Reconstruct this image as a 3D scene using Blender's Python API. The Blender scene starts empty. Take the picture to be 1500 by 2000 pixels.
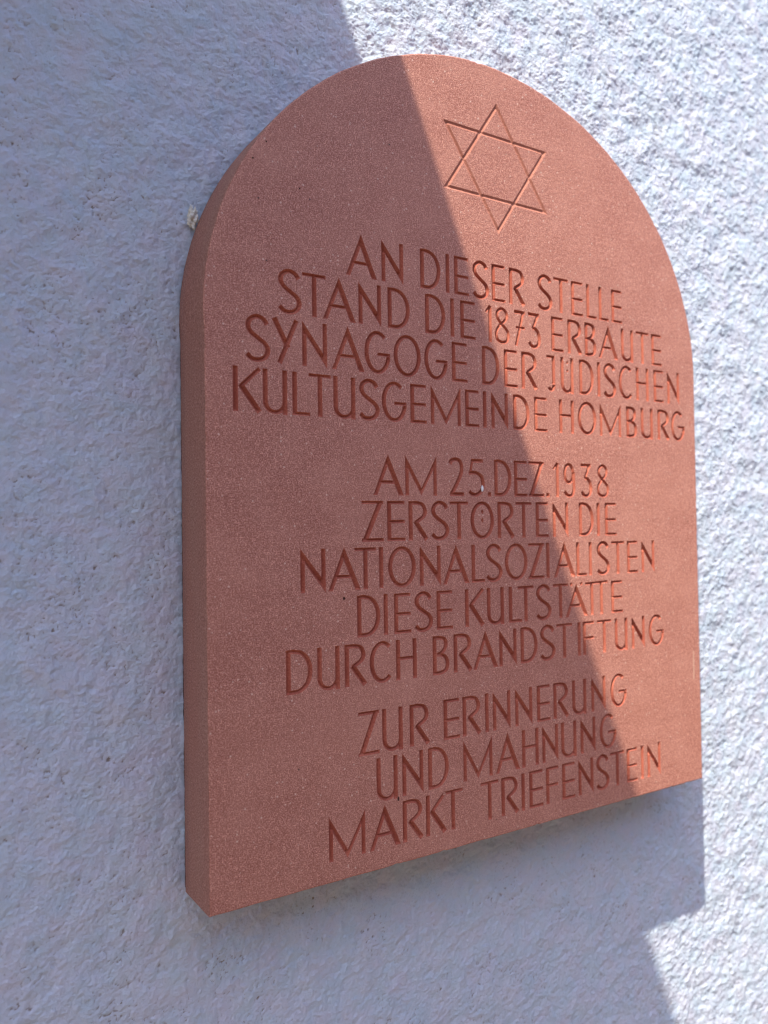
import bpy, bmesh, math, random
import numpy as np
from mathutils import Vector, Matrix
from mathutils.geometry import delaunay_2d_cdt

random.seed(7)
rng = np.random.default_rng(11)
SC = bpy.context.scene
COL = SC.collection
Z0 = 1.25                       # height of the plaque's lower edge above the ground
WALL_Y = -0.0605                # mean plane of the rendered wall (plaque face is y = 0); builders count y towards
                                # the viewer, which is -Y in the scene: mesh_obj() turns it over

# ------------------------------------------------------------------ camera
cam_d = bpy.data.cameras.new('camera')
cam = bpy.data.objects.new('camera', cam_d)
COL.objects.link(cam)
R_right = Vector((0.8421, -0.5392, -0.0143))
R_down = Vector((-0.0015, 0.0241, -0.9997))
R_fwd = Vector((0.5394, 0.8418, 0.0195))
R_fwd.normalize()
R_right = (R_right - R_fwd * R_right.dot(R_fwd)).normalized()
R_up = R_right.cross(R_fwd).normalized()
cam.matrix_world = Matrix((
    (R_right.x, R_up.x, -R_fwd.x, -0.2232),
    (R_right.y, R_up.y, -R_fwd.y, -0.6045),
    (R_right.z, R_up.z, -R_fwd.z, 0.2973 + Z0),
    (0, 0, 0, 1)))
cam_d.sensor_fit = 'VERTICAL'
cam_d.sensor_height = 24.0
cam_d.lens = 24.0 * 1588.2 / 2000.0
cam_d.clip_start = 0.02
cam_d.clip_end = 500.0
cam_d.dof.use_dof = True
cam_d.dof.focus_distance = 0.715
cam_d.dof.aperture_fstop = 2.8
SC.camera = cam

# ------------------------------------------------------------------ light
SUN_DIR = Vector((-0.378, -0.275, 0.884)).normalized()      # towards the sun
W = bpy.data.worlds.new('World')
SC.world = W
W.use_nodes = True
nt = W.node_tree
bg = nt.nodes['Background']
sky = nt.nodes.new('ShaderNodeTexSky')
sky.sky_type = 'NISHITA'
sky.sun_disc = False
sky.sun_elevation = math.asin(SUN_DIR.z)
sky.sun_rotation = math.atan2(SUN_DIR.x, SUN_DIR.y)
sky.air_density = 1.0
sky.dust_density = 2.0
sky.ozone_density = 1.7
nt.links.new(sky.outputs[0], bg.inputs[0])
bg.inputs[1].default_value = 0.15
sd = bpy.data.lights.new('sun', 'SUN')
sd.energy = 3.2
sd.angle = math.radians(0.53)
sd.color = (1.0, 0.985, 0.80)
sun = bpy.data.objects.new('sun', sd)
COL.objects.link(sun)
sun.rotation_euler = SUN_DIR.to_track_quat('Z', 'Y').to_euler()
sun.location = (-2, -2, 5)

SC.render.engine = 'CYCLES'
SC.cycles.max_bounces = 6
SC.cycles.use_denoising = True
SC.cycles.denoiser = 'OPENIMAGEDENOISE'
SC.cycles.denoising_prefilter = 'ACCURATE'
SC.cycles.denoising_input_passes = 'RGB_ALBEDO_NORMAL'
SC.cycles.use_adaptive_sampling = False
SC.cycles.filter_width = 1.3
SC.cycles.diffuse_bounces = 4
SC.view_settings.view_transform = 'Standard'
SC.view_settings.look = 'None'
SC.view_settings.exposure = 1.62
SC.view_settings.gamma = 1.0

# ------------------------------------------------------------------ helpers
def mesh_obj(name, verts, faces, mat, parent=None, loc=(0, 0, 0), smooth=False):
    me = bpy.data.meshes.new(name)
    me.from_pydata([(v[0], -v[1], v[2]) for v in verts], [], [tuple(f)[::-1] for f in faces])
    me.validate()
    me.update()
    if smooth:
        me.polygons.foreach_set('use_smooth', [True] * len(me.polygons))
    ms = mat if isinstance(mat, (list, tuple)) else [mat]
    for m in ms:
        me.materials.append(m)
    o = bpy.data.objects.new(name, me)
    COL.objects.link(o)
    o.parent = parent
    o.location = (loc[0], -loc[1], loc[2])
    return o


def tag(o, label=None, cat=None, kind=None, group=None):
    if label: o['label'] = label
    if cat: o['category'] = cat
    if kind: o['kind'] = kind
    if group: o['group'] = group
    return o


class NT:
    """tiny shader-graph helper"""
    def __init__(self, name):
        self.m = bpy.data.materials.new(name)
        self.m.use_nodes = True
        self.t = self.m.node_tree
        self.b = self.t.nodes['Principled BSDF']

    def n(self, typ, **kw):
        nd = self.t.nodes.new(typ)
        for k, v in kw.items():
            if k.startswith('_'):
                setattr(nd, k[1:], v)
            else:
                key = k.replace('__', ' ')
                s = nd.inputs[int(key[1:])] if key[0] == 'i' and key[1:].isdigit() else nd.inputs[key]
                if hasattr(v, 'is_output') or isinstance(v, bpy.types.NodeSocket):
                    self.t.links.new(v, s)
                else:
                    s.default_value = v
        return nd

    def pos(self, scale=(1, 1, 1)):
        g = self.n('ShaderNodeNewGeometry')
        mp = self.n('ShaderNodeMapping', Vector=g.outputs['Position'], Scale=scale)
        return mp.outputs[0]

    def noise(self, vec, scale, detail=3, rough=0.5, dist=0.0):
        return self.n('ShaderNodeTexNoise', Vector=vec, Scale=scale, Detail=detail, Roughness=rough, Distortion=dist).outputs['Fac']

    def ramp(self, fac, stops, interp='LINEAR'):
        r = self.n('ShaderNodeValToRGB', Fac=fac)
        cr = r.color_ramp
        cr.interpolation = interp
        while len(cr.elements) < len(stops):
            cr.elements.new(0.5)
        for e, (p, c) in zip(cr.elements, stops):
            e.position = p
            e.color = (c, c, c, 1) if isinstance(c, (int, float)) else (*c, 1)
        return r.outputs['Color']

    def mix(self, fac, a, b, mode='MIX'):
        nd = self.n('ShaderNodeMix', _data_type='RGBA', _blend_type=mode)
        for s, v in ((nd.inputs[0], fac), (nd.inputs[6], a), (nd.inputs[7], b)):
            if isinstance(v, bpy.types.NodeSocket):
                self.t.links.new(v, s)
            elif isinstance(v, (int, float)):
                s.default_value = v
            else:
                s.default_value = (*v, 1)
        return nd.outputs[2]

    def math(self, op, a, b=0.0, c=0.0):
        nd = self.n('ShaderNodeMath', _operation=op)
        for s, v in zip(nd.inputs, (a, b, c)):
            if isinstance(v, bpy.types.NodeSocket):
                self.t.links.new(v, s)
            else:
                s.default_value = v
        return nd.outputs[0]

    def bump(self, h, dist, strength=1.0, normal=None):
        nd = self.n('ShaderNodeBump', Height=h, Distance=dist, Strength=strength)
        if normal is not None:
            self.t.links.new(normal, nd.inputs['Normal'])
        return nd.outputs[0]

    def out(self, color, rough, normal=None, spec=0.5):
        for k, v in (('Base Color', color), ('Roughness', rough), ('Normal', normal), ('Specular IOR Level', spec)):
            if v is None:
                continue
            s = self.b.inputs[k]
            if isinstance(v, bpy.types.NodeSocket):
                self.t.links.new(v, s)
            elif isinstance(v, (int, float)):
                s.default_value = v
            else:
                s.default_value = (*v, 1)
        return self.m


# ------------------------------------------------------------------ materials
def mat_sandstone():
    g = NT('red_sandstone')
    p = g.pos()
    grain = g.noise(p, 860, 2, 0.65)
    mid = g.noise(p, 260, 3, 0.6)
    big = g.noise(p, 9, 4, 0.55)
    base = g.ramp(grain, [(0.38, STONE_D), (0.50, STONE_M), (0.62, STONE_L)])
    base = g.mix(g.ramp(mid, [(0.35, 0.0), (0.65, 0.55)]), base, STONE_D)
    base = g.mix(g.ramp(big, [(0.40, 0.0), (0.65, 0.3)]), base, STONE_W)
    bed = g.noise(g.pos((5, 5, 38)), 1.0, 4, 0.6, 0.8)
    base = g.mix(g.ramp(bed, [(0.42, 0.0), (0.70, 0.16)]), base, STONE_D)
    cloud = g.noise(p, 30, 5, 0.65)
    base = g.mix(g.ramp(cloud, [(0.45, 0.0), (0.72, 0.16)]), base, STONE_L)
    # quartz and mica grains
    vo = g.n('ShaderNodeTexVoronoi', Vector=p, Scale=430.0)
    cell = g.n('ShaderNodeSeparateColor', Color=vo.outputs['Color'])
    rare = g.math('GREATER_THAN', cell.outputs[0], 0.88)
    size = g.math('MULTIPLY', g.math('POWER', cell.outputs[1], 2.6), 0.36)
    dot = g.math('LESS_THAN', vo.outputs['Distance'], size)
    spk = g.math('MULTIPLY', rare, dot)
    col = g.mix(g.math('MULTIPLY', spk, 0.62), base, (0.80, 0.58, 0.50))
    # tiny dark pores
    vo2 = g.n('ShaderNodeTexVoronoi', Vector=p, Scale=120.0)
    c2 = g.n('ShaderNodeSeparateColor', Color=vo2.outputs['Color'])
    pore = g.math('MULTIPLY', g.math('GREATER_THAN', c2.outputs[2], 0.985), g.math('LESS_THAN', vo2.outputs['Distance'], 0.10))
    col = g.mix(g.math('MULTIPLY', pore, 0.8), col, (0.05, 0.02, 0.02))
    n1 = g.bump(grain, 0.0006, 0.7)
    n2 = g.bump(mid, 0.0009, 0.4, n1)
    rough = g.math('SUBTRACT', 0.60, g.math('MULTIPLY', spk, 0.5))
    return g.out(col, rough, n2, 0.45)


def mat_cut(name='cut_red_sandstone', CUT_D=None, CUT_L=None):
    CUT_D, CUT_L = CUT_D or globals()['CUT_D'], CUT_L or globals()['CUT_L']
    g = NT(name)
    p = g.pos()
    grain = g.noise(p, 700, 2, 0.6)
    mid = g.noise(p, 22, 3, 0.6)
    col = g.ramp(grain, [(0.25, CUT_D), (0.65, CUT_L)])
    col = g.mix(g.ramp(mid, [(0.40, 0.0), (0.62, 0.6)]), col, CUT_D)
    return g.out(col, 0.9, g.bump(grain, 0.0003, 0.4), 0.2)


def mat_side():
    g = NT('sawn_sandstone')
    p = g.pos()
    streak = g.noise(g.pos((900, 900, 25)), 1.0, 3, 0.6)
    grain = g.noise(p, 700, 3, 0.65)
    big = g.noise(g.pos((30, 30, 6)), 1.0, 3, 0.5)
    col = g.ramp(streak, [(0.25, SIDE_D), (0.75, SIDE_L)])
    col = g.mix(g.ramp(big, [(0.35, 0.0), (0.7, 0.5)]), col, SIDE_W)
    col = g.mix(g.ramp(grain, [(0.38, 0.9), (0.58, 0.0)]), col, (0.20, 0.075, 0.055))
    col = g.mix(g.ramp(grain, [(0.60, 0.0), (0.72, 0.6)]), col, (0.62, 0.40, 0.32))
    return g.out(col, 0.75, g.bump(g.math('ADD', streak, grain), 0.0004, 0.6), 0.4)


def mat_wall():
    g = NT('painted_render')
    p = g.pos()
    fine = g.noise(p, 900, 3, 0.6)
    mid = g.noise(p, 360, 4, 0.65)
    big = g.noise(p, 45, 4, 0.6)
    patch = g.noise(p, 38, 3, 0.5)
    col = g.mix(g.ramp(big, [(0.35, 0.0), (0.65, 1.0)]), WALL_A, WALL_B)
    col = g.mix(g.ramp(patch, [(0.35, 0.0), (0.68, 0.35)]), col, WALL_C)
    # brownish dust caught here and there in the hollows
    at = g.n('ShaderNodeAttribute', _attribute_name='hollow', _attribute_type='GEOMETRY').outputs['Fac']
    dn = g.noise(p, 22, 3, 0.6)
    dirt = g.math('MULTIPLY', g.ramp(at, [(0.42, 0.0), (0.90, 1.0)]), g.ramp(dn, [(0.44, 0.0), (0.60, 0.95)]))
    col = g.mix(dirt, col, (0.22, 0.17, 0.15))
    # small bright flecks of bare grit
    vo = g.n('ShaderNodeTexVoronoi', Vector=p, Scale=90.0)
    c = g.n('ShaderNodeSeparateColor', Color=vo.outputs['Color'])
    fl = g.math('MULTIPLY', g.math('GREATER_THAN', c.outputs[0], 0.992), g.math('LESS_THAN', vo.outputs['Distance'], 0.12))
    col = g.mix(g.math('MULTIPLY', fl, 0.7), col, (0.75, 0.72, 0.68))
    gv = g.n('ShaderNodeTexVoronoi', Vector=g.n('ShaderNodeVectorMath', _operation='ADD', i0=p, i1=g.n('ShaderNodeVectorMath', _operation='SCALE', i0=g.n('ShaderNodeTexNoise', Vector=p, Scale=260.0, Detail=2.0).outputs['Color'], Scale=0.0022).outputs[0]).outputs[0], Scale=400.0)
    gd = g.math('SUBTRACT', 1.0, gv.outputs['Distance'])
    gh = g.math('MULTIPLY', gd, g.n('ShaderNodeSeparateColor', Color=gv.outputs['Color']).outputs[0])
    n0 = g.bump(gh, 0.0010, 0.55)
    n1 = g.bump(mid, 0.0014, 0.4, n0)
    n2 = g.bump(fine, 0.0008, 0.6, n1)
    return g.out(col, 0.78, n2, 0.35)


STONE_D = (0.255, 0.074, 0.054)
STONE_M = (0.475, 0.188, 0.140)
STONE_L = (0.740, 0.375, 0.300)
STONE_W = (0.510, 0.222, 0.165)
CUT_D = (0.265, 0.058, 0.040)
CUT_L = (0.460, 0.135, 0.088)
STAR_D = (0.340, 0.120, 0.088)
STAR_L = (0.500, 0.205, 0.155)
SIDE_D = (0.330, 0.125, 0.088)
SIDE_L = (0.460, 0.215, 0.158)
SIDE_W = (0.400, 0.225, 0.165)
WALL_A = (0.450, 0.520, 0.650)
WALL_B = (0.520, 0.515, 0.645)
WALL_C = (0.540, 0.575, 0.650)
M_STONE = mat_sandstone()
M_CUT = mat_cut()
M_STARCUT = mat_cut('cut_red_sandstone_paler', STAR_D, STAR_L)
M_SIDE = mat_side()
M_WALL = mat_wall()


def plain(name, c1, c2, scale, rough=0.8, bump=0.002, bs=0.5):
    g = NT(name)
    f = g.noise(g.pos(), scale, 5, 0.6)
    return g.out(g.ramp(f, [(0.3, c1), (0.7, c2)]), rough, g.bump(f, bump, bs), 0.3)


M_GROUND = plain('worn_paving', (0.085, 0.058, 0.040), (0.130, 0.092, 0.065), 30)
M_WOOD = plain('weathered_timber', (0.16, 0.11, 0.08), (0.26, 0.19, 0.14), 60)
M_TILE = plain('clay_tile', (0.30, 0.12, 0.08), (0.42, 0.19, 0.12), 40)
M_FOAM = plain('dried_foam', (0.50, 0.47, 0.41), (0.86, 0.84, 0.80), 420, 0.85, 0.0006, 1.0)
M_FLECK = plain('white_fleck', (0.70, 0.70, 0.74), (0.82, 0.82, 0.86), 300, 0.5, 0.0002, 0.5)
M_MORTAR = plain('mounting_mortar', (0.30, 0.29, 0.28), (0.42, 0.41, 0.40), 200)
M_OPP = plain('blocker_masonry', (0.24, 0.21, 0.17), (0.34, 0.30, 0.25), 6)  # for the added wall that blocks the horizon
M_GAPSHADE = plain('gap_shade_black', (0.010, 0.011, 0.014), (0.022, 0.023, 0.028), 200)  # shade of the gap behind the slab, put into the colour
M_SCRATCH = plain('pale_scratch', (0.52, 0.30, 0.23), (0.62, 0.38, 0.30), 500, 0.8, 0.0002, 0.4)
M_PIT = plain('dark_pit', (0.05, 0.018, 0.015), (0.09, 0.03, 0.025), 500)

# ------------------------------------------------------------------ the wall
# one sheet of hand-floated render: the relief is real geometry where the camera can see it
def build_wall():
    s = 0.00105
    x0, x1, z0, z1 = -0.180, 0.905, -0.415, 1.065
    nx = int((x1 - x0) / s) + 1
    nz = int((z1 - z0) / s) + 1
    # filtered noise, made on a slightly larger periodic tile
    NX, NZ = nx + 60, nz + 60
    fx = np.fft.fftfreq(NX, s)[None, :]
    fz = np.fft.fftfreq(NZ, s)[:, None]

    def band(lam, width, ax=1.0):
        f = np.hypot(fx * ax, fz / ax)
        g = np.exp(-0.5 * (np.log(np.maximum(f, 1e-3) * lam) / width) ** 2)
        n = np.fft.ifft2(np.fft.fft2(rng.standard_normal((NZ, NX))) * g).real
        return (n / n.std())[:nz, :nx]
    a = band(0.0042, 0.32)
    b = band(0.0068, 0.38)
    c = band(0.020, 0.45)
    d = band(0.070, 0.5)
    e = band(0.0032, 0.25)
    m = band(0.11, 0.5)
    # crumbs of render: overlapping rounded grains, each with its own size and height
    cs = 0.0027
    gx = (np.arange(nx) * s)[None, :] + 0.0011 * band(0.012, 0.4)
    gz = (np.arange(nz) * s)[:, None] + 0.0011 * band(0.012, 0.4)
    ci = np.floor(gx / cs).astype(int)
    cj = np.floor(gz / cs).astype(int)
    KX, KZ = int(nx * s / cs) + 12, int(nz * s / cs) + 12
    jx, jz = rng.uniform(0.05, 0.95, (KZ, KX)), rng.uniform(0.05, 0.95, (KZ, KX))
    jr = rng.uniform(0.35, 0.95, (KZ, KX)) * cs
    jh = rng.uniform(0.0, 1.0, (KZ, KX)) ** 1.3
    crumb = np.zeros((nz, nx))
    for dj in (-1, 0, 1):
        for di in (-1, 0, 1):
            a_, b_ = np.clip(ci + di + 4, 0, KX - 1), np.clip(cj + dj + 4, 0, KZ - 1)
            dx = gx - (ci + di + jx[b_, a_]) * cs
            dz = gz - (cj + dj + jz[b_, a_]) * cs
            q = np.clip(1 - (dx * dx + dz * dz) / jr[b_, a_] ** 2, 0, 1)
            crumb = np.maximum(crumb, jh[b_, a_] * np.sqrt(q))
    crumb = (crumb - crumb.mean()) / crumb.std()
    w = 0.5 + 0.5 * np.tanh(1.2 * m)                 # where the float left it rougher
    # paint-smoothed plates with abrupt little ledges between them
    pl = band(0.0098, 0.45)
    plates = 0.5 * np.tanh(3.4 * pl) + 0.5 * np.tanh(3.4 * (pl - 1.0)) + 0.35 * np.tanh(4 * band(0.0060, 0.35))
    h = 0.50 * a + 0.26 * b + 0.34 * e
    h = h - 0.35 * np.abs(band(0.010, 0.35))          # little open creases
    h = np.where(h > 0, 0.95 * np.tanh(0.9 * h), 1.25 * np.tanh(h / 1.25))
    H = (0.00017 * h + 0.00025 * crumb) * (0.48 + 0.42 * w) + 0.00019 * plates * (1.15 - 0.5 * w) + 0.00024 * c + 0.0004 * d
    # drag marks and stray ridges left by the float, and some deeper pits
    for k in range(70):
        px, pz = rng.uniform(0, nx * s), rng.uniform(0, nz * s)
        if k % 2:
            px *= 0.30
        an = rng.normal(0.75, 0.45)
        ln = rng.uniform(0.008, 0.032)
        sg = rng.choice([-1.0, 0.8]) * rng.uniform(0.00025, 0.00055)
        bend = rng.normal(0, 7.0)
        i0, i1 = max(0, int((px - 0.04) / s)), min(nx, int((px + 0.04) / s))
        j0, j1 = max(0, int((pz - 0.04) / s)), min(nz, int((pz + 0.04) / s))
        if i1 <= i0 or j1 <= j0:
            continue
        lx = (np.arange(i0, i1) * s - px)[None, :]
        lz = (np.arange(j0, j1) * s - pz)[:, None]
        u = lx * math.cos(an) + lz * math.sin(an)
        v = -lx * math.sin(an) + lz * math.cos(an) + bend * u * u
        H[j0:j1, i0:i1] += sg * np.exp(-(v / 0.0014) ** 2) * np.exp(-(u / ln * 1.6) ** 4)
    for k in range(420):
        px, pz = rng.uniform(0.005, nx * s - 0.005), rng.uniform(0.005, nz * s - 0.005)
        r = rng.uniform(0.0010, 0.0024)
        i0, i1 = int((px - 0.005) / s), int((px + 0.005) / s) + 1
        j0, j1 = int((pz - 0.005) / s), int((pz + 0.005) / s) + 1
        lx = (np.arange(max(i0, 0), min(i1, nx)) * s - px)[None, :]
        lz = (np.arange(max(j0, 0), min(j1, nz)) * s - pz)[:, None]
        H[max(j0, 0):min(j1, nz), max(i0, 0):min(i1, nx)] -= rng.uniform(0.0004, 0.0011) * np.exp(-((lx ** 2 + lz ** 2) / r ** 2))
    # taper to the plain outskirts
    ex = np.minimum(np.arange(nx), nx - 1 - np.arange(nx)) / 14.0
    ez = np.minimum(np.arange(nz), nz - 1 - np.arange(nz)) / 14.0
    tp = np.clip(np.minimum(ex[None, :], ez[:, None]), 0, 1)
    H = H * tp
    grow = 0.0023 * 1.33 ** np.arange(24)
    off = np.cumsum(grow)
    xs = np.concatenate([x0 - off[::-1], x0 + s * np.arange(nx), x0 + s * (nx - 1) + off])
    zs = np.concatenate([z0 - off[::-1], z0 + s * np.arange(nz), z0 + s * (nz - 1) + off])
    zs = np.maximum(zs, -Z0 - 0.05)
    keep = np.concatenate([[True], np.diff(zs) > 1e-6])
    first = len(off) - int((~keep).sum())
    zs = zs[keep]
    F = np.zeros((len(zs), len(xs)))
    F[first:first + nz, 24:24 + nx] = H
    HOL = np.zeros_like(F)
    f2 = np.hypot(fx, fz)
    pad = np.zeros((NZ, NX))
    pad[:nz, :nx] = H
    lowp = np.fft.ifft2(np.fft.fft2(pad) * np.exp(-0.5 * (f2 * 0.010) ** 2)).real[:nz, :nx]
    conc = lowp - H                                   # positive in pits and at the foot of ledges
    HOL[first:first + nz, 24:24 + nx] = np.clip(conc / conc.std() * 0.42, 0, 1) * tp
    X, Z = np.meshgrid(xs, zs)
    co = np.stack([X, -(WALL_Y + F), Z + Z0], -1).reshape(-1, 3)
    nxx, nzz = len(xs), len(zs)
    ii, jj = np.meshgrid(np.arange(nxx - 1), np.arange(nzz - 1))
    a0 = (jj * nxx + ii)
    quads = np.stack([a0, a0 + 1, a0 + nxx + 1, a0 + nxx], -1)
    # nothing is needed deep behind the plaque
    cx = 0.5 * (X[:-1, :-1] + X[1:, 1:])
    cz = 0.5 * (Z[:-1, :-1] + Z[1:, 1:])
    hid = (cx > 0.020) & (cx < 0.580) & (cz > 0.02) & (cz < 0.46)
    hid |= ((cx - 0.3) / 0.272) ** 2 + ((cz - 0.46) / 0.255) ** 2 < 1.0
    hid &= cz > 0.02
    quads = quads[~hid]
    used = np.unique(quads)
    remap = -np.ones(len(co), dtype=np.int64)
    remap[used] = np.arange(len(used))
    co = co[used]
    quads = remap[quads]
    me = bpy.data.meshes.new('wall')
    me.vertices.add(len(co))
    me.vertices.foreach_set('co', co.astype(np.float32).ravel())
    nq = len(quads)
    me.loops.add(nq * 4)
    me.polygons.add(nq)
    me.loops.foreach_set('vertex_index', quads.astype(np.int32).ravel())
    me.polygons.foreach_set('loop_start', np.arange(nq, dtype=np.int32) * 4)
    me.polygons.foreach_set('use_smooth', np.ones(nq, dtype=bool))
    me.update(calc_edges=True)
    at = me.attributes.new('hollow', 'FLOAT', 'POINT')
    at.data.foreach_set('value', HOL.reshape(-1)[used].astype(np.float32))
    me.materials.append(M_WALL)
    o = bpy.data.objects.new('wall', me)
    COL.objects.link(o)
    tag(o, 'pale blue-white rough plastered wall behind the sandstone plaque', kind='structure')
    print('wall quads', nq)
    return o


build_wall()

def box(v0, v1, slope=0.0):
    (x0, y0, z0), (x1, y1, z1) = v0, v1
    vs = []
    for x in (x0, x1):
        for y in (y0, y1):
            for z in (z0, z1):
                vs.append((x, y, z + slope * (y - WALL_Y)))
    fs = [(0, 1, 3, 2), (4, 6, 7, 5), (0, 4, 5, 1), (2, 3, 7, 6), (0, 2, 6, 4), (1, 5, 7, 3)]
    return vs, fs


g = mesh_obj('ground', [(-60, -0.3, 0), (60, -0.3, 0), (60, 60, 0), (-60, 60, 0)], [(0, 1, 2, 3)], M_GROUND)
tag(g, kind='structure')

# plain wall added out of view behind the photographer, to block the bright horizon sky
fv, ff = box((-14.0, 5.6, 0.0), (14.0, 5.9, 5.3))
tag(mesh_obj('horizon_blocker_wall', fv, ff, M_OPP), kind='structure')

# ------------------------------------------------------------------ canopy up to the left: its side edge throws the slanting shade
def build_canopy():
    root = bpy.data.objects.new('canopy', None)
    COL.objects.link(root)
    xr = -0.1765
    zt = 1.6335 + Z0
    sl = -0.148
    root.location = (xr, -WALL_Y, zt)
    tag(root, 'small sloping timber canopy on the wall above and left of the plaque', 'canopy')

    def part(name, v0, v1, mat, slope=sl):
        vs, fs = box(v0, v1, slope)
        vs = [(x - xr, y - WALL_Y, z - zt) for x, y, z in vs]
        return mesh_obj(name, vs, fs, mat, root)
    n = 17
    for i in range(n):
        a = xr - 2.55 + i * 0.15
        part('board', (a + 0.002, WALL_Y + 0.004, zt - 0.020), (a + 0.148 + (0.002 if i == n - 1 else 0), 0.80, zt), M_WOOD)
    for x in (xr - 0.10, xr - 0.90, xr - 1.70, xr - 2.48):
        part('rafter', (x - 0.03, WALL_Y + 0.004, zt - 0.102), (x + 0.03, 0.74, zt - 0.022), M_WOOD)
    return root


build_canopy()

# ------------------------------------------------------------------ lettering
TW = 4.45     # stem width, mm
TH = 3.0      # straight crossbar height
TC = 3.5      # curve thickness where it runs level


def catmull(P, n=7, closed=False):
    P = [np.array(p, float) for p in P]
    out = []
    N = len(P)
    rngi = range(N if closed else N - 1)
    for i in rngi:
        if closed:
            p0, p1, p2, p3 = P[(i - 1) % N], P[i], P[(i + 1) % N], P[(i + 2) % N]
        else:
            p1, p2 = P[i], P[i + 1]
            p0 = P[i - 1] if i > 0 else 2 * p1 - p2
            p3 = P[i + 2] if i + 2 < N else 2 * p2 - p1
        for k in range(n):
            t = k / n
            out.append(0.5 * ((2 * p1) + (p2 - p0) * t + (2 * p0 - 5 * p1 + 4 * p2 - p3) * t * t + (3 * p1 - p0 - 3 * p2 + p3) * t ** 3))
    if not closed:
        out.append(P[-1])
    return out


def arc(cx, cz, rx, rz, a0, a1, n=26):
    return [np.array((cx + rx * math.cos(math.radians(a0 + (a1 - a0) * i / n)),
                      cz + rz * math.sin(math.radians(a0 + (a1 - a0) * i / n)))) for i in range(n + 1)]


def band(pts, wv=None, wh=None, closed=False):
    """quads along a centre line; thickness depends on its direction"""
    wv = wv or TW
    wh = wh or TC
    N = len(pts)
    L, R = [], []
    for i in range(N):
        a = pts[i - 1] if (i > 0 or closed) else pts[i]
        b = pts[(i + 1) % N] if (i < N - 1 or closed) else pts[i]
        d = b - a
        d = d / (np.linalg.norm(d) + 1e-9)
        hw = 0.5 * math.sqrt((wv * d[1]) ** 2 + (wh * d[0]) ** 2)
        nrm = np.array((-d[1], d[0]))
        L.append(pts[i] + nrm * hw)
        R.append(pts[i] - nrm * hw)
    polys, spine = [], []
    rngi = range(N if closed else N - 1)
    for i in rngi:
        j = (i + 1) % N
        polys.append([R[i], R[j], L[j], L[i]])
    s = list(pts)
    if not closed and N > 2:
        s = s[1:-1]
    return polys, s


def line(a, b, w, inset=True):
    """square-ended straight stroke"""
    a, b = np.array(a, float), np.array(b, float)
    d = b - a
    ln = np.linalg.norm(d)
    d /= ln
    n = np.array((-d[1], d[0])) * w / 2
    poly = [[a - n, b - n, b + n, a + n]]
    k = max(2, int((ln - w) / 1.6))
    sp = [a + d * (w / 2 + (ln - w) * i / k) for i in range(k + 1)]
    return poly, sp


def isect(p, d, q, e):
    M = np.array([[d[0], -e[0]], [d[1], -e[1]]])
    t = np.linalg.solve(M, np.array(q) - np.array(p))
    return np.array(p) + t[0] * np.array(d)


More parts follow.
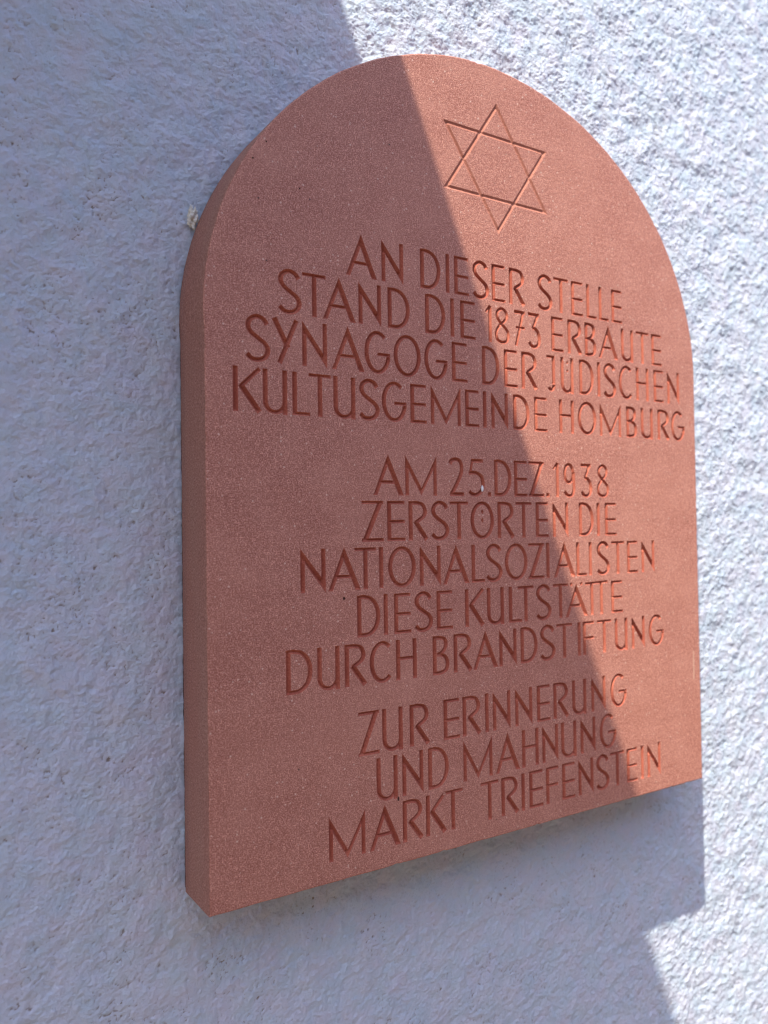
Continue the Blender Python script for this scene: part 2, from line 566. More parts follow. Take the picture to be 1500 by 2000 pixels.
def glyph(ch, w, H):
    P, S = [], []

    def add(r):
        P.extend(r[0])
        S.extend(r[1])

    def poly(*pts):
        P.append([np.array(p, float) for p in pts])

    def stem(x, z0=0.0, z1=None, t=None):
        add(line((x, z0), (x, H if z1 is None else z1), t or TW))

    def bar(x0, x1, z, t=None):
        add(line((x0, z), (x1, z), t or TH))
    h = TW / 2
    c = TC / 2
    if ch in ('A', 'A2'):
        top = H + 1.0 if ch == 'A' else H - 0.6
        cx = w * 0.49
        tl, tr = 4.3, 5.6                       # foot widths measured along the baseline
        dl = np.array((cx, top)); dr = np.array((cx - w, top))
        p = isect((tl, 0), dl, (w, 0), dr)
        q = isect((w - tr, 0), dr, (0, 0), dl)
        poly((0, 0), (tl, 0), p, (cx, top))
        poly((w - tr, 0), (w, 0), (cx, top), q)
        zb = H * 0.33
        bar(cx * zb / top + 1.0, w - (w - cx) * zb / top - 1.0, zb, TH)
        for i in range(24):
            t = i / 23
            S.append(np.array((tl / 2, 1.6)) * (1 - t) + np.array((cx - .2, top - 6)) * t)
            S.append(np.array((w - tr / 2, 1.8)) * (1 - t) + np.array((cx + .2, top - 6)) * t)
        if ch == 'A2':
            for s in (-1, 1):
                x, z = cx + s * 7.2, H - 1.4
                poly((x - 1.7, z - 1.8), (x + 1.7, z - 1.6), (x + 1.8, z + 1.8), (x - 1.6, z + 1.7))
                S.append(np.array((x, z)))
    elif ch == 'N':
        k = 7.4
        up = lambda x: H + .6 + (k - H - .6) * x / w
        lo = lambda x: H + .6 - k + (-0.8 - (H + .6 - k)) * x / w
        t = TW - .2
        poly((0, 0), (t, 0), (t, up(t)), (0, H + .6))
        poly((0, H + .6 - k), (w, -.8), (w, up(w)), (0, H + .6))
        poly((w - t, lo(w - t)), (w, -.8), (w, H), (w - t, H))
        for i in range(16):
            S.append(np.array((t / 2, 2 + (H - 12) * i / 15)))
            S.append(np.array((w - t / 2, 9 + (H - 11) * i / 15)))
            x = t + (w - 2 * t) * i / 15
            S.append(np.array((x, (up(x) + lo(x)) / 2)))
    elif ch == 'M':
        t = TW - .5
        c0 = w * 0.5
        k, k2 = 7.6, 6.4
        T = H + 1.2
        p = isect((0, T), (c0, -(T - k)), (w, T - k2), (c0 - w, -(T - k2)))
        a0, b0 = np.array((0, T - k)), np.array((c0, 0.2))
        a1, b1 = np.array((w, T - k2)), np.array((c0, 0.2))
        dl, dr = b0 - a0, b1 - a1
        pp = isect((0, T), dl, a1, dr)
        qq = isect((w, T), dr, a0, dl)
        poly((0, T), (0, T - k), (c0, 0.2), pp)
        poly((w, T), qq, (c0, 0.2), (w, T - k2))
        poly((0, 0), (t, 0), (t, T + dl[1] / dl[0] * t), (0, T))
        poly((w - t, 0), (w, 0), (w, T), (w - t, T - dr[1] / -dr[0] * -t))
        for i in range(16):
            S.append(np.array((t / 2, 2 + (H - 14) * i / 15)))
            S.append(np.array((w - t / 2, 2 + (H - 14) * i / 15)))
            f = i / 15
            S.append((np.array((t, T - k / 2)) + (T - k) / -c0 * np.array((0, t))) * (1 - f) + np.array((c0 - 1.4, 5.0)) * f)
            S.append((np.array((w - t, T - k2 / 2)) + (T - k2) / -c0 * np.array((0, t))) * (1 - f) + np.array((c0 + 1.4, 5.0)) * f)
    elif ch == 'D':
        stem(h)
        add(band([np.array((h, H - c + .2)), np.array((w * .3, H - c + .5))] + arc(w * .36, H / 2, w * .64 - h, H / 2 - c, 86, -86) + [np.array((w * .3, c)), np.array((h, c))]))
    elif ch in ('O', 'O2'):
        add(band(arc(w / 2, H / 2, w / 2 - h, H / 2 - c + .3, 90, 450, 44)[:-1], closed=True))
        if ch == 'O2':
            for v in (.73, .50):
                x, z = w * .5, H * v
                poly((x - 1.7, z), (x, z - 2.7), (x + 1.7, z), (x, z + 2.7))
                S.append(np.array((x, z)))
    elif ch == 'G':
        add(band(arc(w * .51, H / 2, w * .51 - h, H / 2 - c + .3, 50, 350, 40)))
        bar(w * .50, w, H * .46)
    elif ch == 'C':
        add(band(arc(w * .56, H / 2, w * .56 - h, H / 2 - c + .3, 50, 312, 36)))
    elif ch in ('U', 'U2'):
        zc = H * .27
        stem(h, zc - .1)
        stem(w - h, -.5)
        add(band(arc(w / 2, zc, w / 2 - h, zc - c + .4, 180, 352, 24)))
        if ch == 'U2':
            for v in (.86, .63):
                x, z = w * .52, H * v
                poly((x - 1.6, z), (x, z - 2.1), (x + 1.6, z), (x, z + 2.1))
                S.append(np.array((x, z)))
    elif ch == 'J':
        bar(0, w - h, H - TH / 2)
        stem(w - h, H * .2)
        add(band(arc(w * .52, H * .2, w * .48 - h + .2, H * .2 - c, 0, -150, 18)))
    elif ch == 'E':
        stem(h)
        bar(h, w * .97, H - TH / 2)
        bar(h, w * .97, H * .485)
        bar(h, w, TH / 2)
    elif ch == 'F':
        stem(h)
        bar(h, w, H - TH / 2)
        bar(h, w * .97, H * .50)
    elif ch == 'L':
        stem(h)
        bar(h, w, TH / 2)
    elif ch == 'H':
        stem(h)
        stem(w - h)
        bar(h, w - h, H * .53)
    elif ch == 'I':
        stem(w / 2)
    elif ch == 'T':
        bar(0, w, H - TH / 2)
        stem(w * .5, 0, H - .3)
    elif ch == 'TT':
        add(line((0, H - TH / 2 - .2), (w, H - TH / 2 + .9), TH))
        stem(w * .29, 0, H - .6)
        stem(w * .71, 0, H - .3)
    elif ch == 'Z':
        bar(0, w, H - TH / 2)
        bar(0, w, TH / 2)
        poly((0, 0), (5.4, 0), (w, H), (w - 5.4, H))
        for i in range(16):
            f = .12 + .76 * i / 15
            S.append(np.array((2.7, 0)) * (1 - f) + np.array((w - 2.7, H)) * f)
    elif ch == 'K':
        stem(h)
        add(line((w * .27, H * .56), (w - 1.6, H - .6), 3.7))
        add(line((w * .26, H * .60), (w - 2.0, .4), 5.0))
    elif ch == 'Y':
        add(line((w * .60, H * .36), (2.2, H - .4), 4.9))
        add(line((w * .27, .4), (w - 1.9, H - .3), 4.3))
    elif ch == 'R':
        stem(h)
        add(band([np.array((h, H - c))] + catmull([(w * .42, H - c + .2), (w * .70, H * .91), (w * .83, H * .755), (w * .76, H * .62), (w * .54, H * .525), (w * .33, H * .455)], 6)))
        add(line((w * .33, H * .49), (w - 2.3, .5), 4.9))
    elif ch == 'B':
        stem(h)
        add(band([np.array((h, H - c))] + catmull([(w * .40, H - c), (w * .70, H * .91), (w * .80, H * .78), (w * .70, H * .64), (w * .46, H * .545), (w * .25, H * .52)], 6)))
        add(band(catmull([(w * .25, H * .52), (w * .50, H * .51), (w * .78, H * .43), (w - h, H * .27), (w * .78, H * .11), (w * .45, c), (h, c)], 6)))
    elif ch == 'S':
        q = [(.86, .81), (.72, .92), (.44, .965), (.17, .88), (.105, .74), (.23, .61), (.50, .50), (.76, .40), (.89, .26), (.78, .11), (.52, .04), (.24, .055), (.05, .15)]
        add(band(catmull([(u * w, v * H) for u, v in q], 5), 4.6, 3.8))
    elif ch == '2':
        q = [(.12, .84), (.24, .935), (.50, .965), (.76, .92), (.87, .77), (.83, .61), (.68, .44), (.42, .22), (.17, .03)]
        add(band(catmull([(u * w, v * H) for u, v in q], 5), 4.4, 3.8))
        bar(w * .10, w, 1.8, 3.6)
    elif ch == '5':
        bar(w * .22, w * .93, H - 1.8, 3.6)
        add(line((w * .30, H - 1.2), (w * .16, H * .60), 3.0))
        q = [(.08, .61), (.30, .63), (.55, .615), (.80, .53), (.90, .36), (.83, .17), (.57, .05), (.30, .05), (.10, .13)]
        add(band(catmull([(u * w, v * H) for u, v in q], 5), 4.5, 3.6))
    elif ch == '3':
        bar(0, w * .92, H - 1.9, 3.8)
        add(line((w * .84, H - .3), (w * .34, H * .55), 3.6))
        q = [(.34, .565), (.58, .55), (.80, .45), (.89, .29), (.80, .12), (.52, .045), (.24, .07), (.06, .17)]
        add(band(catmull([(u * w, v * H) for u, v in q], 5), 4.4, 3.6))
    elif ch == '7':
        bar(0, w, H - 1.9, 3.8)
        add(line((w * .84, H - .3), (w * .14, 0), 3.6))
        bar(w * .14, w * .98, H * .52, 2.7)
    elif ch == '8':
        q = [(.50, .96), (.22, .88), (.17, .74), (.33, .61), (.62, .48), (.86, .36), (.90, .21), (.76, .08), (.48, .045), (.20, .10), (.10, .24), (.18, .39), (.42, .53), (.68, .64), (.82, .76), (.76, .89)]
        add(band(catmull([(u * w, v * H) for u, v in q], 5, closed=True), 3.6, 3.4, closed=True))
    elif ch == '9':
        add(band(arc(w * .47, H * .69, w * .47 - 2.0, H * .31 - c, 90, 450, 30)[:-1], 4.0, 3.6, closed=True))
        q = [(.87, .74), (.88, .50), (.88, .24), (.76, .08), (.52, .04), (.28, .07), (.10, .17)]
        add(band(catmull([(u * w, v * H) for u, v in q], 5), 4.2, 3.6))
    elif ch == '1':
        stem(w - h + .6, 0, H - .4, 4.2)
        add(line((.4, H * .80), (w - 1.4, H - .3), 2.6))
    elif ch == '.':
        add(line((w / 2, -.2), (w / 2, 4.0), 4.4))
    elif ch == 'STAR':
        r = w - 2 * 2.4                       # centre-line radius, mm
        for up in (1, -1):
            pts = [(r * math.cos(math.radians(a)), up * H * r * math.sin(math.radians(a))) for a in (90, 210, 330)]
            rr = [(w * math.cos(math.radians(a)), up * H * w * math.sin(math.radians(a))) for a in (90, 210, 330)]
            ri = [((w - 9.2) * math.cos(math.radians(a)), up * H * (w - 9.2) * math.sin(math.radians(a))) for a in (90, 210, 330)]
            for i in range(3):
                j = (i + 1) % 3
                q = [rr[i], rr[j], ri[j], ri[i]]
                poly(*q)
                a = np.array(pts[i]); b = np.array(pts[j])
                for k in range(1, 60):
                    S.append(a + (b - a) * k / 60)
    return P, S


def in_polys(P, pts):
    pts = np.asarray(pts)
    ins = np.zeros(len(pts), bool)
    for q in P:
        q = np.asarray(q)
        x, y = pts[:, 0], pts[:, 1]
        c = np.zeros(len(pts), bool)
        n = len(q)
        for i in range(n):
            x1, y1 = q[i]
            x2, y2 = q[(i + 1) % n]
            if y1 == y2:
                continue
            m = ((y1 > y) != (y2 > y)) & (x < (x2 - x1) * (y - y1) / (y2 - y1) + x1)
            c ^= m
        ins |= c
    return ins


def outline(P):
    """boundary loops of the union of the polygons"""
    vs, es = [], []
    for q in P:
        b = len(vs)
        vs += [Vector((float(x), float(y))) for x, y in q]
        es += [(b + i, b + (i + 1) % len(q)) for i in range(len(q))]
    V, E, F = delaunay_2d_cdt(vs, es, [], 0, 1e-4)[:3]
    V = np.array([(v.x, v.y) for v in V])
    F = np.array(F)
    ins = in_polys(P, V[F].mean(1))
    nxt = {}
    edges = set()
    for f in F[ins]:
        for i in range(3):
            edges.add((int(f[i]), int(f[(i + 1) % 3])))
    b = [(i, j) for i, j in edges if (j, i) not in edges]
    for i, j in b:
        nxt.setdefault(i, []).append(j)
    loops = []
    while nxt:
        s = next(iter(nxt))
        loop = [s]
        cur = nxt[s].pop()
        if not nxt[s]: del nxt[s]
        while cur != s:
            loop.append(cur)
            k = nxt[cur].pop()
            if not nxt[cur]: del nxt[cur]
            cur = k
        loops.append(V[loop])
    # drop slivers and merge tiny edges
    out = []
    for L in loops:
        a = 0.5 * abs(np.dot(L[:, 0], np.roll(L[:, 1], 1)) - np.dot(L[:, 1], np.roll(L[:, 0], 1)))
        if a < 0.6:
            continue
        keep = []
        for p in L:
            if not keep or np.hypot(*(p - keep[-1])) > 0.12:
                keep.append(p)
        if np.hypot(*(keep[0] - keep[-1])) < 0.12:
            keep.pop()
        out.append(np.array(keep))
    return out


def wobble(loops, step=2.2, amp=0.07):
    res = []
    for L in loops:
        o = []
        n = len(L)
        for i in range(n):
            a, b = L[i], L[(i + 1) % n]
            o.append(a)
            d = b - a
            ln = np.hypot(*d)
            k = int(ln / step)
            for j in range(1, k):
                nn = np.array((-d[1], d[0])) / ln
                o.append(a + d * j / k + nn * random.uniform(-amp, amp))
        res.append(np.array(o))
    return res


def seg_dist(pts, loops):
    best = np.full(len(pts), 1e9)
    for L in loops:
        A = L
        B = np.roll(L, -1, axis=0)
        d = B - A
        dd = (d * d).sum(1)
        for s in range(0, len(pts), 4000):
            q = pts[s:s + 4000]
            t = ((q[:, None, :] - A[None]) * d[None]).sum(2) / dd[None]
            t = np.clip(t, 0, 1)
            m = A[None] + t[..., None] * d[None]
            ds = np.hypot(*(q[:, None, :] - m).transpose(2, 0, 1)).min(1)
            best[s:s + 4000] = np.minimum(best[s:s + 4000], ds)
    return best


def even_odd(loops, pts):
    c = np.zeros(len(pts), bool)
    x, y = pts[:, 0], pts[:, 1]
    for q in loops:
        n = len(q)
        for i in range(n):
            x1, y1 = q[i]
            x2, y2 = q[(i + 1) % n]
            if y1 == y2:
                continue
            c ^= ((y1 > y) != (y2 > y)) & (x < (x2 - x1) * (y - y1) / (y2 - y1) + x1)
    return c


ALL_LOOPS = []      # every cut outline, plaque millimetres


def carve(name, P, S, ox, oz, parent, mat, slope=1.12, grid=1.0, dmax=3.4, amp=0.07):
    """V-cut groove bounded by the polygons P (mm, local); its outline is also cut out of the face"""
    P = [np.asarray(q, float) * 1.0 for q in P]
    loops = wobble(outline(P), amp=amp)
    lo = np.min([L.min(0) for L in loops], 0)
    hi = np.max([L.max(0) for L in loops], 0)
    gx, gz = np.meshgrid(np.arange(lo[0] + .4, hi[0], grid), np.arange(lo[1] + .4, hi[1], grid))
    G = np.stack([gx.ravel(), gz.ravel()], 1) + rng.uniform(-.12, .12, (gx.size, 2))
    G = G[even_odd(loops, G)] if len(G) else G
    if len(G):
        G = G[seg_dist(G, loops) > 0.45]
    Sp = np.array(S, float).reshape(-1, 2)
    if len(Sp):
        Sp = Sp[even_odd(loops, Sp)]
        Sp = Sp[seg_dist(Sp, loops) > 0.5] if len(Sp) else Sp
    if len(Sp) and len(G):
        dm = np.sqrt(((G[:, None] - Sp[None]) ** 2).sum(2)).min(1)
        G = G[dm > 0.75]
    inner = np.concatenate([a for a in (Sp, G) if len(a)]) if (len(Sp) or len(G)) else np.zeros((0, 2))
    vs, es = [], []
    for L in loops:
        b = len(vs)
        vs += [Vector((float(x), float(y))) for x, y in L]
        es += [(b + i, b + (i + 1) % len(L)) for i in range(len(L))]
    nb = len(vs)
    vs += [Vector((float(x), float(y))) for x, y in inner]
    V, E, F = delaunay_2d_cdt(vs, es, [], 0, 1e-5)[:3]
    V = np.array([(v.x, v.y) for v in V])
    F = np.array(F)
    F = F[even_odd(loops, V[F].mean(1))]
    D = seg_dist(V, loops)
    D[D < 1e-3] = 0
    D = np.minimum(D * slope, dmax)
    D[D > 0] += rng.uniform(-.05, .05, int((D > 0).sum()))
    co = np.stack([V[:, 0] * 1e-3, -D * 1e-3, V[:, 1] * 1e-3], 1)
    a = V[F[:, 1]] - V[F[:, 0]]
    b = V[F[:, 2]] - V[F[:, 0]]
    if len(F) and (a[:, 0] * b[:, 1] - a[:, 1] * b[:, 0]).mean() > 0:
        F = F[:, ::-1]                     # face +Y
    o = mesh_obj(name, co, F, mat, parent, (ox * 1e-3, 0, oz * 1e-3))
    for L in loops:
        ALL_LOOPS.append(L + np.array((ox, oz)))
    return o


# one row: baseline height at x=300 mm, its slope, cap line height, its slope, then (letter, centre x, width)
TEXT = [
    (516.81, 0.0007, 553.23, -0.0019, 'A,144.4,31.8 N,176.8,23.5 D,218.8,23.3 I,238.6,4.8 E,255.2,17.8 S,278.9,19.9 E,301.0,17.4 R,325.4,21.8 S,363.2,20.3 T,385.4,21.0 E,408.8,17.5 L,430.2,15.6 L,448.8,15.4 E,469.3,17.0'),
    (475.91, 0.0017, 511.97, -0.0011, 'S,74.8,21.6 T,97.3,22.5 A,121.7,32.6 N,152.4,23.5 D,183.0,24.1 D,223.6,23.2 I,243.4,4.8 E,262.1,18.5 1,287.4,7.4 8,304.8,19.1 7,327.8,14.5 3,347.5,16.7 E,379.2,17.2 R,404.6,21.4 B,427.6,17.4 A,455.0,30.5 U,484.8,19.7 T,509.8,21.2 E,533.6,17.5'),
    (433.98, 0.0036, 471.20, 0.0010, 'S,45.7,21.9 Y,70.0,24.5 N,97.2,23.7 A,129.8,32.9 G,159.5,26.9 O,191.5,29.9 G,223.6,26.7 E,251.3,18.6 D,289.4,22.0 E,315.2,17.9 R,340.2,22.2 J,369.2,11.9 U2,392.2,18.5 D,420.7,21.8 I,439.2,4.8 S,456.4,19.1 C,481.5,22.7 H,508.6,20.9 E,535.9,17.0 N,561.4,21.0'),
    (392.19, 0.0023, 427.37, -0.0021, 'K,35.9,24.9 U,60.2,22.0 L,83.9,16.4 T,101.6,21.3 U,125.4,21.9 S,150.8,21.0 G,176.6,26.5 E,203.1,18.2 M,234.3,34.8 E,265.6,17.1 I,281.0,4.8 N,299.8,21.4 D,328.0,21.8 E,354.1,17.9 H,390.3,21.2 O,420.4,27.8 M,456.0,33.1 B,489.7,17.4 U,514.8,20.1 R,543.4,21.2 G,568.3,24.3'),
    (326.20, 0.0010, 361.80, -0.0000, 'A,169.4,32.5 M,204.8,35.1 2,244.8,18.5 5,268.8,21.1 .,285.2,4.6 D,302.4,22.1 E,325.6,17.6 Z,346.6,21.1 .,362.0,4.6 1,373.4,7.6 9,392.5,17.0 3,417.6,16.3 8,442.2,18.5'),
    (285.53, 0.0011, 320.97, -0.0011, 'Z,152.3,22.5 E,177.0,19.4 R,201.3,22.1 S,225.8,20.5 T,247.6,21.8 O2,275.7,29.0 R,305.8,22.3 T,328.6,21.3 E,353.4,17.5 N,379.0,22.1 D,416.4,21.9 I,434.3,4.8 E,453.3,18.0'),
    (244.16, 0.0002, 279.91, -0.0033, 'N,93.0,23.8 A,123.3,32.2 T,144.2,22.0 I,160.4,4.8 O,182.5,30.0 N,213.6,23.7 A,243.5,31.4 L,269.9,16.6 S,289.9,20.5 O,317.8,29.6 Z,344.4,21.6 I,360.2,4.8 A,383.6,30.9 L,408.2,15.3 I,421.2,4.8 S,441.0,19.3 T,463.4,20.5 E,486.6,17.4 N,512.0,21.5'),
    (202.72, -0.0016, 238.10, -0.0060, 'D,146.9,23.7 I,164.5,4.8 E,182.4,18.4 S,205.7,20.3 E,229.3,18.7 K,264.8,23.6 U,290.4,21.3 L,315.8,17.0 T,329.5,21.2 S,353.8,20.7 T,377.0,21.6 A2,400.0,33.1 TT,429.6,34.1 E,460.7,18.1'),
    (161.73, 0.0001, 197.02, -0.0046, 'D,79.1,24.5 U,106.5,21.6 R,133.4,22.6 C,159.0,24.1 H,185.8,22.4 B,224.2,19.0 R,250.0,22.6 A,277.2,30.9 N,305.2,22.3 D,332.9,22.7 S,358.4,20.6 T,381.4,22.5 I,402.6,4.8 F,416.4,16.8 T,440.0,21.8 U,466.2,20.0 N,493.6,21.2 G,523.6,25.5'),
    (101.29, 0.0023, 137.81, -0.0053, 'Z,145.4,21.3 U,169.9,21.7 R,199.4,22.7 E,235.3,18.9 R,259.5,22.9 I,277.4,4.8 N,295.9,22.3 N,324.4,22.6 E,350.9,18.1 R,375.4,22.1 U,401.1,20.5 N,429.4,21.5 G,460.3,25.4'),
    (59.56, 0.0062, 96.41, -0.0013, 'U,163.5,22.1 N,190.9,22.9 D,219.4,23.5 M,265.7,35.3 A,302.8,31.2 H,332.1,22.1 N,359.0,21.9 U,385.0,21.8 N,412.8,22.0 G,442.8,25.5'),
    (18.08, 0.0016, 54.47, -0.0001, 'M,122.6,35.7 A,160.8,32.4 R,190.7,22.9 K,216.2,23.4 T,235.3,22.7 T,279.2,21.9 R,305.0,22.8 I,321.6,4.8 E,339.0,18.6 F,360.8,17.1 E,383.7,18.3 N,408.7,21.9 S,434.0,19.4 T,456.2,21.9 E,479.4,16.9 I,495.9,4.8 N,515.2,21.9'),
]


plaque = bpy.data.objects.new('memorial_plaque', None)
COL.objects.link(plaque)
plaque.location = (0, 0, Z0)
tag(plaque, 'arched red sandstone memorial plaque with carved star and inscription on the plastered wall', 'plaque')

for zb, sb, zt, st, row in TEXT:
    for item in row.split():
        ch, cx, w = item.split(',')
        cx, w = float(cx), float(w)
        b = zb + sb * (cx - 300)
        H = zt + st * (cx - 300) - b
        P, S = glyph(ch, w, H)
        if ch in ('A', 'N', 'M', 'I') :
            pass
        nm = 'engraved_digit' if ch.isdigit() else 'engraved_full_stop' if ch == '.' else 'engraved_letter'
        carve(nm, P, S, cx - w / 2, b, plaque, M_CUT)

P, S = glyph('STAR', 77.3, 0.843)
carve('engraved_star', P, S, 302.0, 648.4, plaque, M_STARCUT, slope=0.52, amp=0.05)

# blemishes in the face: a scratch near the lower right edge, a nick beside the text, pores
def slit(x, z, l, w, lean=0.0):
    return [[(x - w / 2 + lean, z), (x + w / 2 + lean, z + .3), (x + w / 2, z + l), (x - w / 2, z + l - .4)]]

carve('scratch', slit(588.0, 116.5, 33.0, 1.5, -0.6), [], 0, 0, plaque, M_SCRATCH, slope=0.35, grid=3.0, amp=0.03)
carve('nick', slit(590.3, 410.5, 6.5, 1.3), [], 0, 0, plaque, M_CUT, slope=1.0, grid=3.0, amp=0.03)


def pit(x, z, r, rz=None, seed=0):
    rr = random.Random(seed)
    rz = rz or r
    q = [(x + r * math.cos(a) * rr.uniform(.75, 1.15), z + rz * math.sin(a) * rr.uniform(.75, 1.15)) for a in [i * math.pi / 4 for i in range(8)]]
    carve('pit', [q], [(x, z)], 0, 0, plaque, M_PIT, slope=2.2, grid=9.0, amp=0.0)


for i, (x, z, r, rz) in enumerate(((122.4, 237.6, 1.1, 1.5), (174.9, 57.6, 1.1, 2.4), (54.9, 614.7, .8, .8), (43.0, 598.4, .9, .9), (84.8, 582.1, .7, .7))):
    pit(x, z, r, rz, i)


# ------------------------------------------------------------------ the slab
WP, HP, RA = 600.0, 749.0, 279.2
N1, N2, SH, TILT = 1.8737, 2.0136, -20.7, 0.0413


def slab_outline(inset=0.0, step=0.8):
    pts = []
    n = 220
    for i in range(n + 1):
        t = math.pi * (1 - i / n)            # right (pi here = x max) to left
        m = N1 if t < math.pi / 2 else N2
        c, s = math.cos(t), math.sin(t)
        x = WP / 2 - WP / 2 * math.copysign(abs(c) ** (2 / m), c) + SH * s
        z = (HP - RA) + RA * max(s, 0.0) ** (2 / m) + TILT * (x - WP / 2)
        pts.append((x, z))
    hr, hl = pts[0][1], pts[-1][1]
    loop = [(x, 0.0) for x in np.arange(0, WP, 4.0)] + [(WP, z) for z in np.arange(0, hr - 1, 4.0)] + pts
    loop += [(0.0, z) for z in np.arange(hl - 4.0, 1.0, -4.0)]
    L = np.array(loop)
    keep = [L[0]]
    for p in L[1:]:
        if np.hypot(*(p - keep[-1])) > 0.5:
            keep.append(p)
    L = np.array(keep)
    if np.any(inset):
        A = np.roll(L, 1, 0)
        B = np.roll(L, -1, 0)
        d1 = L - A
        d2 = B - L
        d1 /= np.hypot(*d1.T)[:, None]
        d2 /= np.hypot(*d2.T)[:, None]
        n1 = np.stack([-d1[:, 1], d1[:, 0]], 1)
        n2 = np.stack([-d2[:, 1], d2[:, 0]], 1)
        nn = n1 + n2
        nn /= (1 + (n1 * n2).sum(1))[:, None]
        L = L + nn * (inset[:, None] if isinstance(inset, np.ndarray) else inset)
    return L


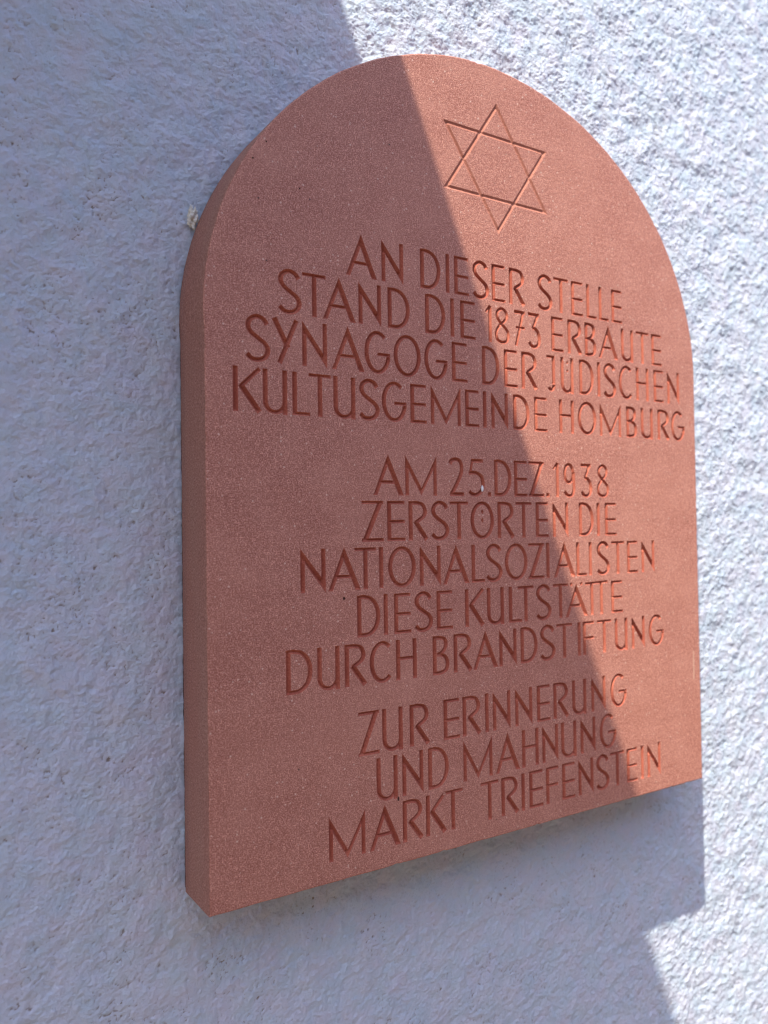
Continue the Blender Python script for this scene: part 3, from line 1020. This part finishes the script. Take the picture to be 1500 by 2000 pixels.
def build_slab():
    R = 1.5
    back = 56.0
    n0 = len(slab_outline(0.0))
    worn = np.convolve(np.abs(rng.normal(0, 0.30, n0)), [0.25, 0.5, 0.25], 'same')
    for k in rng.integers(0, n0, 16):                # small chips along the arris
        worn[k] += rng.uniform(0.4, 1.1)
    out_in = slab_outline(R + worn)
    # face with all the cuts left open
    vs = [Vector((float(x), float(z))) for x, z in out_in]
    es = [(i, (i + 1) % len(vs)) for i in range(len(vs))]
    n_out = len(es)
    for L in ALL_LOOPS:
        b = len(vs)
        vs += [Vector((float(x), float(z))) for x, z in L]
        es += [(b + i, b + (i + 1) % len(L)) for i in range(len(L))]
    V, E, F, ov, oe, of = delaunay_2d_cdt(vs, es, [], 0, 1e-5)
    V = np.array([(v.x, v.y) for v in V])
    print('face verts in/out', len(vs), len(V))
    kind = {}
    for (i, j), src in zip(E, oe):
        if len(src):
            kind[(min(i, j), max(i, j))] = 1 if any(s < n_out for s in src) else 2
    adj = {}
    for fi, f in enumerate(F):
        for k in range(3):
            i, j = f[k], f[(k + 1) % 3]
            adj.setdefault((min(i, j), max(i, j)), []).append(fi)
    state = {}
    stack = []
    for e, fl in adj.items():
        if len(fl) == 1 and fl[0] not in state:
            state[fl[0]] = 1 if kind.get(e) == 1 else 0
            stack.append(fl[0])
    while stack:
        fi = stack.pop()
        f = F[fi]
        for k in range(3):
            i, j = f[k], f[(k + 1) % 3]
            e = (min(i, j), max(i, j))
            kd = kind.get(e, 0)
            for o in adj[e]:
                if o != fi and o not in state:
                    s = state[fi]
                    if kd == 1: s = 1 if s == 0 else 0
                    elif kd == 2: s = 2 if s == 1 else 1
                    state[o] = s
                    stack.append(o)
    faces = [tuple(F[i]) for i in range(len(F)) if state.get(i) == 1]
    verts = [(x * 1e-3, 0.0, z * 1e-3) for x, z in V]
    fl = []
    for f in faces:
        a, b, c = (V[k] for k in f)
        if (b[0] - a[0]) * (c[1] - a[1]) - (b[1] - a[1]) * (c[0] - a[0]) > 0:
            f = f[::-1]
        fl.append(f)
    n_face = len(fl)
    # eased front arris, sides, back
    rings = []
    for k in range(1, 5):
        a = math.pi / 2 * k / 4
        rings.append((R - R * math.sin(a), -(R - R * math.cos(a))))
    rings += [(0.0, -20.0), (0.0, -40.0), (0.0, -back + 1.0), (1.0, -back)]
    n = len(out_in)
    prev = list(range(n))
    m_idx = [0] * n_face
    for ri, (ins, y) in enumerate(rings):
        L = slab_outline(ins + (worn if ri < 4 else worn * 0.4 if ri == 4 else 0.0))
        b = len(verts)
        verts += [(x * 1e-3, y * 1e-3, z * 1e-3) for x, z in L]
        cur = list(range(b, b + n))
        for i in range(n):
            j = (i + 1) % n
            fl.append((prev[i], prev[j], cur[j], cur[i]))
            m_idx.append(0 if ri < 2 else 1)
        prev = cur
    fl.append(tuple(prev))
    m_idx.append(1)
    o = mesh_obj('slab', verts, fl, [M_STONE, M_SIDE], plaque)
    o.data.polygons.foreach_set('material_index', m_idx[:len(o.data.polygons)])
    # make the outside face outward
    bm = bmesh.new()
    bm.from_mesh(o.data)
    sides = [f for f in bm.faces if f.index >= n_face]
    for f in sides:
        c = f.calc_center_median() - Vector((0.3, 0.03, 0.36))
        f.normal_update()
        if f.normal.dot(c) < 0:
            f.normal_flip()
        if len(f.verts) == 4 and f.calc_center_median().z > 0.002:
            f.smooth = True
    bm.to_mesh(o.data)
    bm.free()
    return o


build_slab()
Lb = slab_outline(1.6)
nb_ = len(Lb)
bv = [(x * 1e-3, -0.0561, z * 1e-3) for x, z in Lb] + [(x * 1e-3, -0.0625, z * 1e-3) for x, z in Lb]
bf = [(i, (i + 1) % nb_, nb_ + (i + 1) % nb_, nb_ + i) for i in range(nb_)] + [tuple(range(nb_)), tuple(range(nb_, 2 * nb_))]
mesh_obj('gap_shade_layer', bv, bf, M_GAPSHADE, plaque)  # near-black layer added to draw the shaded gap between slab and wall

# ------------------------------------------------------------------ small things
def blob(name, c, r, mat, parent=None, rough=0.35, sub=3, seed=1):
    bm = bmesh.new()
    bmesh.ops.create_icosphere(bm, subdivisions=sub, radius=1.0)
    rr = random.Random(seed)
    ph = [[rr.uniform(0, 6.28) for _ in range(3)] + [rr.uniform(2, 9) for _ in range(3)] for _ in range(7)]
    for v in bm.verts:
        s = sum(math.sin(v.co.x * p[3] + p[0]) * math.sin(v.co.y * p[4] + p[1]) * math.sin(v.co.z * p[5] + p[2]) for p in ph) / 3
        k = 1 + rough * s + rr.uniform(-.12, .12) * rough
        v.co = Vector((v.co.x * r[0] * k, v.co.y * r[1] * k, v.co.z * r[2] * k))
    me = bpy.data.meshes.new(name)
    bm.to_mesh(me)
    bm.free()
    me.materials.append(mat)
    o = bpy.data.objects.new(name, me)
    COL.objects.link(o)
    o.parent = parent
    o.location = (c[0], -c[1], c[2])
    return o


f = blob('foam_remnant', (0.0125, -0.0575, 0.5625 + Z0), (0.0037, 0.0034, 0.0082), M_FOAM, None, 0.75, 4, 3)
tag(f, 'crumbly off-white foam blob squeezed between the wall and the plaque, at its upper left edge', 'foam')
f = blob('paint_fleck', (0.2768, -0.0006, 0.3335), (0.0014, 0.0008, 0.0032), M_FLECK, plaque, 0.25, 3, 5)
